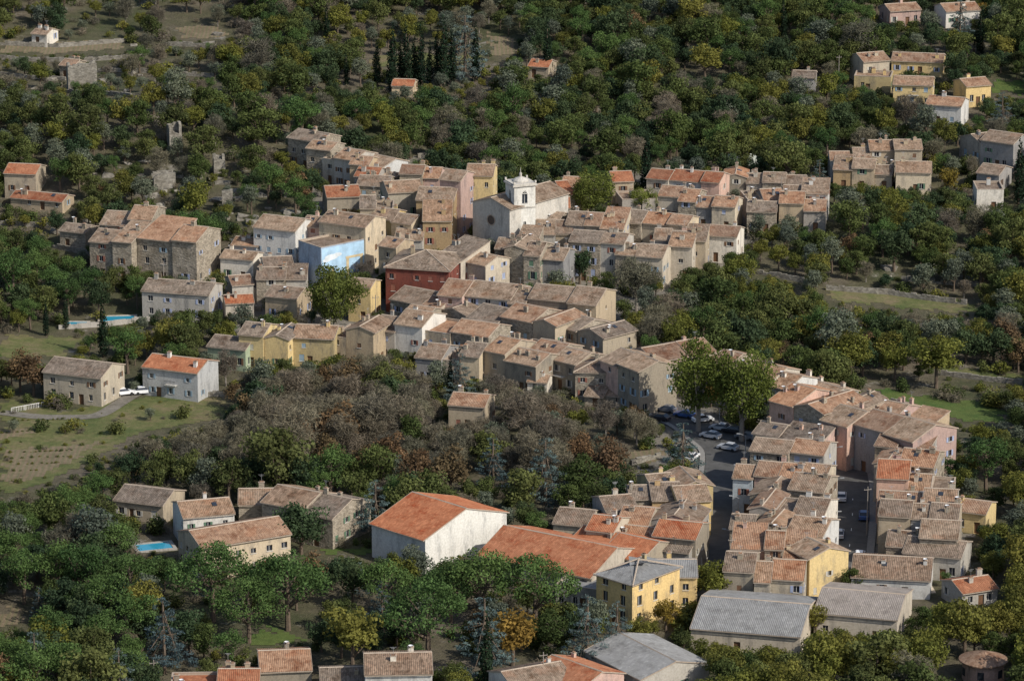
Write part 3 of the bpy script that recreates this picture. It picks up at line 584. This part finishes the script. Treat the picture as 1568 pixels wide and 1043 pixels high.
# ------------------------------------------------------------------ trees
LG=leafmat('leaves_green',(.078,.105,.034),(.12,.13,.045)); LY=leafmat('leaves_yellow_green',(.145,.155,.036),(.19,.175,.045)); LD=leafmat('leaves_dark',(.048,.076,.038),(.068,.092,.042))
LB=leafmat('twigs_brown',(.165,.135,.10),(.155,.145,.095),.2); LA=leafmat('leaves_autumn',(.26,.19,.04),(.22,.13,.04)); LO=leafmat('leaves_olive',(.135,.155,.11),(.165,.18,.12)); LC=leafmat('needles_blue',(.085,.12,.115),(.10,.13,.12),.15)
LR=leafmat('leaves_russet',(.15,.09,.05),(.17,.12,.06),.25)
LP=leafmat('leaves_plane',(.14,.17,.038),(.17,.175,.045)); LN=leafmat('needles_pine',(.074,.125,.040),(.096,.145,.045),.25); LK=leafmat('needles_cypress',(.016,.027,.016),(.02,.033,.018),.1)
def leafcloud(cl,n,size,asp=.7,squash=.8,jit=.5):
    allq=[];col=[]
    for (c,r) in cl:
        k=max(6,int(n*(r**2))); d=rng.normal(size=(k,3)); d[:,2]+=.15; d/=np.linalg.norm(d,axis=1)[:,None]
        rad=r*rng.uniform(.2,1.08,size=k)**.5; pos=np.array(c)+d*rad[:,None]*np.array([1,1,squash])
        nr=d+rng.normal(size=(k,3))*jit; nr/=np.linalg.norm(nr,axis=1)[:,None]
        a=np.cross(nr,rng.normal(size=(k,3))); a/=np.linalg.norm(a,axis=1)[:,None]; b=np.cross(nr,a)
        s=(size*rng.uniform(.55,1.35,size=k))[:,None]
        q=np.stack([pos-a*s,pos-b*s*asp,pos+a*s,pos+b*s*asp],1); allq.append(q)
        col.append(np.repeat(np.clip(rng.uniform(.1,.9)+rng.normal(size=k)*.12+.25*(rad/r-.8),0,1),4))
    return np.concatenate(allq).reshape(-1,3),np.concatenate(col)
def treemesh(name,cl,H,mat,n=60,size=.2,asp=.7,squash=.8,trunk=.25,tz=None,limbs=8,bark=BARK,jit=.5,lean=0):
    V_,Cc=leafcloud(cl,n,size,asp,squash,jit); nq=len(V_)//4
    m=M(); tz=tz or H*.55; top=(lean,0,tz)
    m.cone((0,0,-1.2),(lean*.4,.05,tz*.5),trunk*1.15,trunk*.8,7); m.cone((lean*.4,.05,tz*.5),top,trunk*.8,trunk*.4,7)
    for c,r in random.sample(cl,min(limbs,len(cl))):
        z=R_(.35,.9)*tz; f=z/tz; m.cone((lean*f,0,z),c,trunk*.42,trunk*.1,5)
    base=len(V_); vs=V_.tolist()+m.v; fs=[(4*i,4*i+1,4*i+2,4*i+3) for i in range(nq)]+[tuple(base+i for i in f) for f in m.f]
    me=bpy.data.meshes.new(name); me.from_pydata(vs,[],fs); [me.materials.append(q) for q in (mat,bark)]
    me.polygons.foreach_set('material_index',[0]*nq+[1]*len(m.f))
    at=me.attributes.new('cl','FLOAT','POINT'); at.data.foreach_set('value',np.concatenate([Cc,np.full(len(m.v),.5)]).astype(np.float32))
    return me
def ell(k,cz,rx,rz,r0,r1,pw=.45):
    o=[]
    for _ in range(k):
        d=rng.normal(size=3); d/=np.linalg.norm(d); f=rng.uniform(.05,1)**pw
        o.append(((d[0]*rx*f*R_(.85,1.15),d[1]*rx*f*R_(.85,1.15),cz+d[2]*rz*f),R_(r0,r1)))
    return o
PR={}
def deciduous(key,mat,H=8,R=3.4,k=30,**kw): PR[key]=treemesh(key,ell(k,H*.6,R*.75,H*.30,R*.24,R*.42),H,mat,**kw)
for i in range(3): deciduous('oak%d'%i,LG,H=R_(7.5,9),R=R_(3.3,3.9))
for i in range(2): deciduous('yel%d'%i,LY,H=R_(7.5,9),R=R_(3.0,3.5))
for i in range(2): deciduous('drk%d'%i,LD,H=R_(7,9),R=R_(3.4,4.0))
for i in range(2): deciduous('bare%d'%i,LB,H=R_(7.5,9),R=3.4,n=80,size=.45,asp=.09,bark=GREYBARK,limbs=22,trunk=.2,jit=1.5)
deciduous('aut0',LA,H=7,R=2.9); deciduous('rus0',LR,H=8,R=3.2,n=45,limbs=16)
PR['cyp']=treemesh('cyp',[((R_(-.2,.2),R_(-.2,.2),.9+i*.42),(.95 if i<10 else .95*(1-(i-10)/17))*R_(.85,1.1)) for i in range(25)],11,LK,n=110,size=.17,squash=1.3,trunk=.18,tz=9,limbs=0)
def alep(H,R): return ell(26,H*.68,R*.75,H*.2,R*.25,R*.4,.4)+ell(6,H*.42,R*.6,H*.1,R*.2,R*.28)
PR['pin']=treemesh('pin',alep(9.5,3.6),9.5,LN,n=75,size=.17,asp=.5,squash=.65,trunk=.28,tz=6.5,limbs=12,lean=.5)
ced=[]
for i in range(13):
    z=1.6+i*.75; rr=4.0*(1-(z-1)/11)+.25
    for j in range(max(2,int(rr*3))):
        t=R_(0,6.28); f=R_(.35,1); ced.append(((rr*f*math.cos(t),rr*f*math.sin(t),z+R_(-.15,.15)-f*.3),R_(.5,.85)*(.6+rr/8)))
PR['ced']=treemesh('ced',ced,11,LC,n=95,size=.2,asp=.3,squash=.4,trunk=.25,tz=10.5,limbs=12)
PR['bsh0']=treemesh('bsh0',ell(8,.9,1.0,.6,.5,.85),2,LG,n=110,size=.14,trunk=.08,limbs=2,tz=1)
PR['bsh1']=treemesh('bsh1',ell(8,.8,1.1,.5,.45,.8),2,LY,n=100,size=.14,trunk=.08,limbs=2,tz=1)
PR['bsh2']=treemesh('bsh2',ell(7,.8,1.1,.5,.45,.8),2,LB,n=110,size=.3,asp=.1,trunk=.06,limbs=3,tz=1,jit=1.5)
deciduous('olv0',LO,H=5.5,R=2.8,k=22,size=.15,n=95)
deciduous('olv1',LO,H=8,R=3.3,k=26,size=.18,n=70)
umb=[]
for _ in range(60):
    t=R_(0,6.28); f=R_(0,1)**.5; umb.append(((4.6*f*math.cos(t),4.6*f*math.sin(t),8.3-3.0*f**2.2+R_(-.9,.5)),R_(.9,1.45)))
PR['umb']=treemesh('umb',umb,10,LN,n=58,size=.18,asp=.5,squash=.85,trunk=.33,tz=7.0,limbs=16)
def bigplane(key): PR[key]=treemesh(key,ell(66,8.0,4.7,4.6,1.2,1.9,.4),13,LP,n=48,size=.2,trunk=.42,tz=7,limbs=16,bark=GREYBARK)
bigplane('pln0'); bigplane('pln1')
PNAMES={'oak':'oak_tree','yel':'deciduous_tree','drk':'holm_oak_tree','bare':'bare_tree','aut':'autumn_tree','cyp':'cypress_tree','pin':'aleppo_pine_tree','ced':'blue_cedar_tree','olv':'olive_tree','umb':'umbrella_pine_tree','pln':'plane_tree','bsh':'garden_bush','rus':'russet_tree'}
PH={'oak':8.2,'yel':8,'drk':8,'bare':8,'aut':7,'cyp':11.4,'pin':9.5,'ced':11,'olv':5.5,'umb':9.3,'pln':13,'bsh':2,'rus':8}
RAD={'oak':3.4,'yel':3.2,'drk':3.6,'bare':3.3,'aut':2.8,'cyp':1,'pin':3.5,'ced':3.5,'bsh':1.3,'olv':2.8,'umb':5,'pln':5.5,'rus':3.1}
def tree(key,px,py,H,wid=1.0,keep=True):
    base=key.rstrip('0123456789'); s=H/PH[base]; p=survey(px,py,H*.6); x,y=p[:2]; z=float(T(x,y))
    ob=bpy.data.objects.new(PNAMES[base],PR[key]); sc.collection.objects.link(ob); ob.location=(x,y,z); ob.scale=(s*wid,s*wid,s); ob.rotation_euler=(0,0,R_(0,6.28))
    r=RAD[base]*s*wid; occ_rect(x,y,0,r*1.5,r*1.5,.5)
    if keep: protect(x,y,0,r*(2.6 if base=='cyp' else 1.8),r*.6,z+H*(.1 if base=='cyp' else .4),z+H*.97,z+H)
for x,y,h in((325,880,13.5),(440,893,13.5),(655,940,14),(735,888,13),(820,895,13),(690,895,11),(590,893,10),(380,925,11)): tree('umb',x,y,h,1.0)
tree('pln0',512,450,15,.95); tree('pln1',905,294,12,1.1); tree('pln0',1070,578,18,.85); tree('pln1',1137,592,18,.9); tree('pln1',985,306,7,1.2)
for x,y,h in((577,84,13),(601,76,17),(613,86,12),(622,72,17),(634,84,13),(645,76,16),(658,88,11),(669,78,14),(680,66,18),(692,78,14),(728,70,15),(838,62,15),(990,236,16),(1502,40,13),(1562,250,16),(157,490,13),(1200,20,11),(745,985,14),(100,470,8),(530,98,9),(1485,120,8),(690,570,9),(500,30,10),(70,480,8)): tree('cyp',x,y,h,1.05)
# pale dry grass opening in front of and behind the cypress row
drape('dry_grass_terrace',[(565,96),(600,104),(700,104),(740,96),(735,86),(570,86)],GR1,.06)
for x,y,h in((712,62,17),(742,962,14),(835,710,13),(755,700,10),(575,770,11),(1046,680,11),(250,960,13),(900,955,13),(945,958,11),(1535,165,10),(1255,262,7),(705,568,10),(1470,25,11),(585,915,8)): tree('ced' ,x,y,h,1.1)
tree('drk0',460,795,11.5,1.05); tree('oak1',800,745,10,1.15); tree('drk1',540,885,9); tree('yel0',540,970,12,1.1); tree('yel1',1090,890,8,1.1); tree('aut0',785,965,10,1.1); tree('aut0',1020,935,6); tree('yel0',1250,945,6)
tree('pin',195,528,10,1.2); tree('oak0',1305,885,5.5); tree('rus0',30,560,9); tree('rus0',50,566,9,1.1); tree('drk1',888,402,8,1.1); tree('oak2',1035,840,5); tree('bare1',975,425,12,1.1); tree('bare0',345,560,7); tree('drk0',150,445,9,.8)
tree('aut0',1452,272,7); tree('oak0',1385,800,5); tree('oak1',310,215,10,1.2); tree('oak1',395,190,11,1.3); tree('pin',1010,235,7); tree('oak2',450,120,10,1.2); tree('oak0',930,215,11,1.1); tree('oak1',860,205,10,1.1)
tree('yel1',1435,545,11,1.2); tree('yel0',1080,90,10,1.2); tree('drk1',1370,375,10,1.2); tree('oak2',1300,330,10,1.2)
for x,y in((640,720),(690,715),(560,705),(890,690),(930,700),(600,690),(500,690)): tree('rus0',x,y,R_(8,11),1.05,False)
for x,y in((780,592),(825,598),(855,606),(470,545),(500,552),(620,545),(660,545),(240,590),(205,590),(425,560),(880,612),(1290,250),(1380,790),(115,645),(150,480),(235,470),(100,655),(180,650),(60,648),(230,632),(280,625),(140,700),(20,650),(1325,612),(1500,705),(1490,800),(1480,720)): tree(random.choice(['bsh0','bsh1','olv0']),x,y,R_(2.0,3.4),1.1,False)
# ---- woodland scatter (one instanced object)
COL=bpy.data.collections.new('woodland_species'); KEYS=['oak0','oak1','oak2','yel0','yel1','drk0','drk1','bare0','bare1','aut0','cyp','pin','ced','bsh0','bsh1','bsh2','olv0','umb','olv1','rus0']
for i,k in enumerate(KEYS): COL.objects.link(bpy.data.objects.new('species_%02d'%i,PR[k]))
def inpoly(pts,x,y): return bool(poly_mask(pts,np.array([[x]]),np.array([[y]]))[0,0])
Zbrown=[(180,600),(480,600),(620,580),(1000,590),(1010,700),(860,775),(620,760),(420,745),(180,745)]
def zone(px,py,x,y):
    n=math.sin(x*.045+y*.03)+math.sin(y*.05-x*.02+1.7)+.6*math.sin(x*.11+2)*math.sin(y*.09)
    if inpoly(Zbrown,px,py): return {'bare0':5,'bare1':5,'rus0':1.3,'olv0':.6,'olv1':1.6+n,'oak0':.5,'yel0':.4,'drk0':.6},1.05
    if py>900 and px>930: return {'yel0':5,'yel1':5,'oak0':2.5,'oak1':2,'aut0':.25,'bare0':.3},1.1
    if py>760 and px<1000: return {'drk0':2.2,'drk1':2.2,'oak0':2.5,'oak2':2.5,'pin':3,'yel0':.9,'aut0':.15,'rus0':.3,'ced':.5,'umb':.6,'bare1':.6,'olv1':.8},1.1
    if 540<px<780 and 30<py<175: return {'oak0':1.5,'yel0':2,'olv1':2.5,'bare0':1.2},.65
    if py<160 and px<380: return {'none':1.6,'bsh2':2.2,'bsh1':1.5,'olv0':2,'bare0':1.8,'oak0':1.6,'yel0':1.3,'pin':.6,'drk0':1},.85
    if py<350 and px<400: return {'none':.3,'oak0':2,'oak1':1.8,'drk0':1.3,'yel0':1.6,'bare0':1.2,'olv1':1.6,'pin':.8,'bsh1':.6,'bsh2':.5,'rus0':.2},.95
    if px>1150 and 320<py: return {'oak0':2.5,'oak1':2.5,'yel0':1.8+n,'yel1':1.4,'drk0':2.4-n*.5,'drk1':1.2,'bare0':.8,'olv1':1.3,'pin':.6,'rus0':.15,'none':.2},.95
    if 180<py<320: return {'oak0':3,'oak1':2,'yel0':1.4,'drk0':2.2,'drk1':1.8,'bare0':.9,'bare1':.7,'pin':1,'olv1':1.1,'rus0':.15},.95
    return {'oak0':2.6,'oak1':2.4,'oak2':2,'drk0':2.6-n,'drk1':2.0,'yel0':1.6+n,'yel1':1.1+n*.5,'pin':1.8,'bare0':.5+max(0,n)*.5,'olv1':1.4,'aut0':.08,'rus0':.12},.95
pts=[];ids=[];rots=[];scs=[]
def conflict(x,y,z,H,R):
    a=proj((x,y,z+H*.97)); b=proj((x,y,z+H*.25)); k=R*FP/a[2]*.85
    i0,i1=int((a[0]-k)/4),int((a[0]+k)/4)+1; j0,j1=int(a[1]/4),int(b[1]/4)+1
    i0,j0=max(i0,0),max(j0,0)
    if i0>=MW or j0>=MH or i1<=0 or j1<=0: return False
    return bool((VIS[j0:j1,i0:i1]>y+1).any())
def put(key,x,y,s):
    z=float(T(x,y)); pts.append((x,y,z-.1)); ids.append(KEYS.index(key)); rots.append((0,0,R_(0,6.28))); w=s*R_(.9,1.15); scs.append((w,w,s))
st=5.2; ny=0
y=-215.0
while y<320:
    x=-215.0+(ny%2)*st/2; ny+=1
    while x<215:
        xx,yy=x+R_(-2,2),y+R_(-2,2); x+=st
        z=float(T(xx,yy)); px,py,_=proj((xx,yy,z))
        if px<-260 or px>1830: continue
        if OCC[int(yy-OY),int(xx-OX)]: continue
        w,sz=zone(px,py,xx,yy); w={k:max(q,0) for k,q in w.items()}; key=random.choices(list(w),list(w.values()))[0]; done=False
        if key=='none': continue
        b=key.rstrip('0123456789')
        sv=sz*R_(.6,1.2)*(1 if random.random()>.16 else 1.4)
        if b=='bsh': sv*=1.5
        for f in(1,.75,.55):
            s=sv*f; r=RAD[b]*s; i0=int(xx-OX-r*.5);i1=int(xx-OX+r*.5)+1;j0=int(yy-OY-r*.5);j1=int(yy-OY+r*.5)+1
            if OCC[j0:j1,i0:i1].any(): continue
            if conflict(xx,yy,z,PH[b]*s,r): continue
            put(key,xx,yy,s); done=True; break
        if not done:
            for _ in range(4):
                bx,by=xx+R_(-2.5,2.5),yy+R_(-2.5,2.5)
                if OCC[int(by-OY),int(bx-OX)]: continue
                s=R_(.7,1.9)
                if conflict(bx,by,float(T(bx,by)),2*s,1.2*s): 
                    s=.55
                    if conflict(bx,by,float(T(bx,by)),1,.6): continue
                put(random.choice(['bsh0','bsh0','bsh1','bsh2']),bx,by,s)
    y+=st*.9
# vegetable rows and scattered tussocks in the meadow
for a,b in(((15,694),(118,690)),((18,703),(112,699)),((20,712),(95,709)),((22,722),(72,720)),((2,664),(58,660)),((20,645),(120,642))):
    p,q=survey(*a)[:2],survey(*b)[:2]; n=int(np.hypot(*(q-p))/.9)
    for i in range(n):
        if random.random()<.8: r=p+(q-p)*i/n; put(random.choice(['bsh0','bsh1']),r[0]+R_(-.1,.1),r[1]+R_(-.1,.1),R_(.2,.4))
for _ in range(90):
    px,py=R_(0,345),R_(608,755)
    if inpoly([(0,612),(90,632),(240,606),(345,612),(345,640),(215,662),(150,700),(60,742),(0,760)],px,py): r=survey(px,py); put(random.choice(['bsh0','bsh1','bsh2']),r[0],r[1],R_(.15,.6))
print('woodland points',len(pts))
me=bpy.data.meshes.new('woodland'); me.from_pydata(pts,[],[])
for nm,ty,dat in(('idx','INT',np.array(ids,np.int32)),('rot','FLOAT_VECTOR',np.array(rots,np.float32).ravel()),('scl','FLOAT_VECTOR',np.array(scs,np.float32).ravel())):
    at=me.attributes.new(nm,ty,'POINT'); at.data.foreach_set('value' if ty=='INT' else 'vector',dat)
wo=bpy.data.objects.new('woodland',me); sc.collection.objects.link(wo)
ng=bpy.data.node_groups.new('scatter_trees','GeometryNodeTree'); ng.interface.new_socket('Geometry',in_out='INPUT',socket_type='NodeSocketGeometry'); ng.interface.new_socket('Geometry',in_out='OUTPUT',socket_type='NodeSocketGeometry')
gi=ng.nodes.new('NodeGroupInput'); gout=ng.nodes.new('NodeGroupOutput'); ci=ng.nodes.new('GeometryNodeCollectionInfo'); ci.inputs['Collection'].default_value=COL; ci.inputs['Separate Children'].default_value=True; ci.inputs['Reset Children'].default_value=True
ip=ng.nodes.new('GeometryNodeInstanceOnPoints'); ip.inputs['Pick Instance'].default_value=True
def na(nm,ty,st_):
    n=ng.nodes.new('GeometryNodeInputNamedAttribute'); n.data_type=ty; n.inputs['Name'].default_value=nm
    c=[o for o in n.outputs if o.name=='Attribute' and o.type==st_]; return c[0] if c else n.outputs[0]
ng.links.new(gi.outputs[0],ip.inputs['Points']); ng.links.new(ci.outputs[0],ip.inputs['Instance']); ng.links.new(na('idx','INT','INT'),ip.inputs['Instance Index'])
ng.links.new(na('rot','FLOAT_VECTOR','VECTOR'),ip.inputs['Rotation']); ng.links.new(na('scl','FLOAT_VECTOR','VECTOR'),ip.inputs['Scale']); ng.links.new(ip.outputs[0],gout.inputs[0])
md=wo.modifiers.new('scatter','NODES'); md.node_group=ng
# ------------------------------------------------------------------ poles, greenhouse, cars
def pole(px,py,h,name='utility_pole'):
    p=survey(px,py,h); m=M(); m.cone((0,0,-1),(0,0,h),.13,.08,8); m.obox((-.7,-.04,h-.6),(1.4,0,0),(0,.08,0),(0,0,.1))
    for s in(-.6,0,.6): m.cone((s,0,h-.5),(s,0,h-.3),.04,.03,6)
    m.build(name,[GREYBARK],None,(p[0],p[1],Tm(*p[:2])),.3)
for a in((1121,822,9),(832,998,8),(1329,745,9),(1285,85,9),(1197,270,8),(575,452,8),(250,400,7),(235,1010,7)): pole(*a)
def lamp(x,y,yaw):
    m=M(); m.cone((0,0,0),(0,0,5.2),.09,.06,8); m.cone((0,0,5.2),(1.2,0,5.6),.05,.04,6); m.obox((1.0,-.15,5.5),(.7,0,.05),(0,.3,0),(0,0,.12)); m.build('street_lamp',[METAL],None,(x,y,Tm(x,y)),yaw)
for c,t,n,sd in((c1,t1,n1,3.3),(c2,t2,n2,-3.9)):
    for j in range(4,len(c)-3,9): q=c[j]+n[j]*sd; lamp(q[0],q[1],math.atan2(-n[j][1]*sd,-n[j][0]*sd))
def tunnel(px,py,L,r):
    p=survey(px,py,1.5); m=M(); n=10; K=14; vs=[];fs=[]
    for i in range(K+1):
        for j in range(n+1):
            t=math.pi*j/n; k=1+.03*(i%2); vs.append((-L/2+L*i/K,math.cos(t)*r*k,math.sin(t)*r*.8*k))
    for i in range(K):
        for j in range(n): a=i*(n+1)+j; fs.append((a,a+1,a+n+2,a+n+1))
    fs.append(tuple(range(n+1))); fs.append(tuple(K*(n+1)+j for j in range(n+1))); m.add(vs,fs); m.build('greenhouse_tunnel',[flat('plastic_film',(.5,.53,.48),.4)],None,(p[0],p[1],Tm(*p[:2])),-.08)
tunnel(1158,240,13,3)
CARC=[flat('car_paint_%s'%n,c,.3,.5,var=.04) for n,c in(('white',(.7,.7,.7)),('silver',(.4,.41,.43)),('black',(.03,.03,.035)),('blue',(.05,.1,.25)),('red',(.25,.03,.03)),('grey',(.15,.15,.16)))]
def car(x,y,yaw,ci=None):
    z=Tm(x,y)+.17; e=empty('parked_car',(x,y,z),yaw); paint=CARC[ci if ci is not None else random.choice((0,0,1,2,3,5,1))]; m=M()
    prof=[(-2.05,.35),(2.05,.35),(2.1,.62),(1.95,.78),(1.05,.92),(-1.75,.98),(-2.05,.9)]
    def ext(m,prof,w0,w1,zs,mi=0):
        n=len(prof); vs=[(a,-(w0 if b<zs else w1),b) for a,b in prof]+[(a,(w0 if b<zs else w1),b) for a,b in prof]
        m.add(vs,[tuple(range(n))[::-1],tuple(range(n,2*n))]+[(i,(i+1)%n,n+(i+1)%n,n+i) for i in range(n)],mi)
    ext(m,prof,.86,.82,.8); ext(m,[(-1.15,1.42),(.25,1.42),(.18,1.47),(-1.05,1.47)],.62,.58,1.45); m.build('body',[paint],e)
    m=M(); ext(m,[(-1.7,.99),(1.0,.935),(.25,1.42),(-1.15,1.42)],.78,.62,1.2); m.build('windows',[GLASS],e)
    m=M()
    for sx in(-1.3,1.3):
        for sy in(-1,1): m.cone((sx,sy*.62,.32),(sx,sy*.88,.32),.32,.32,14)
    m.build('wheels',[RUBR],e); m=M()
    for sy in(-1,1): m.box(2.0,2.07,sy*.6-.15,sy*.6+.15,.62,.74); m.box(-2.1,-2.04,sy*.65-.1,sy*.65+.1,.7,.85,1)
    m.build('lights',[FRAME,SHUT[5]],e)
for i,(px,py) in enumerate(((1020,632),(1048,640),(1076,647),(1103,660),(1122,664),(1142,674),(1088,672),(1115,690),(1010,645))):
    p=survey(px,py); car(p[0],p[1],math.radians(150 if i!=2 else 20),[5,3,0,1,2,5,1,1,2][i])
for j in(3,9,14,19,24):
    if j<len(c1)-1: q=c1[j]+n1[j]*2.0*(-1 if j%2 else 1); car(q[0],q[1],math.atan2(t1[j][1],t1[j][0]))
for px,py,a in((220,604,.3),(190,606,.4),(1060,705,1.2),(15,402,.1),(35,404,.1)): p=survey(px,py); car(p[0],p[1],a)
# ------------------------------------------------------------------ light, sky, camera
az=math.atan2(.8,-.6); el=math.radians(39)
w=bpy.data.worlds.new('World'); sc.world=w; w.use_nodes=True; nt=w.node_tree; bg=nt.nodes['Background']; sk=nt.nodes.new('ShaderNodeTexSky'); sk.sky_type='NISHITA'; sk.sun_disc=False; sk.sun_elevation=el; sk.sun_rotation=az
sk.dust_density=1.5
nt.links.new(sk.outputs[0],bg.inputs[0]); bg.inputs[1].default_value=.15
sl=bpy.data.lights.new('sun','SUN'); sl.energy=4.8; sl.angle=math.radians(.6); sl.color=(1,.95,.86); so=bpy.data.objects.new('sun',sl); sc.collection.objects.link(so)
sd=Vector((math.sin(az)*math.cos(el),math.cos(az)*math.cos(el),math.sin(el))); so.rotation_euler=sd.to_track_quat('Z','Y').to_euler(); so.location=sd*300
cam=bpy.data.cameras.new('camera'); cam.sensor_width=36; cam.lens=36*FP/1568; cam.clip_start=5; cam.clip_end=9000; co=bpy.data.objects.new('camera',cam); sc.collection.objects.link(co)
co.location=tuple(C); co.rotation_euler=(math.pi/2-PITCH,0,0); sc.camera=co
sc.view_settings.view_transform='Standard'; sc.view_settings.look='None'; sc.view_settings.exposure=0
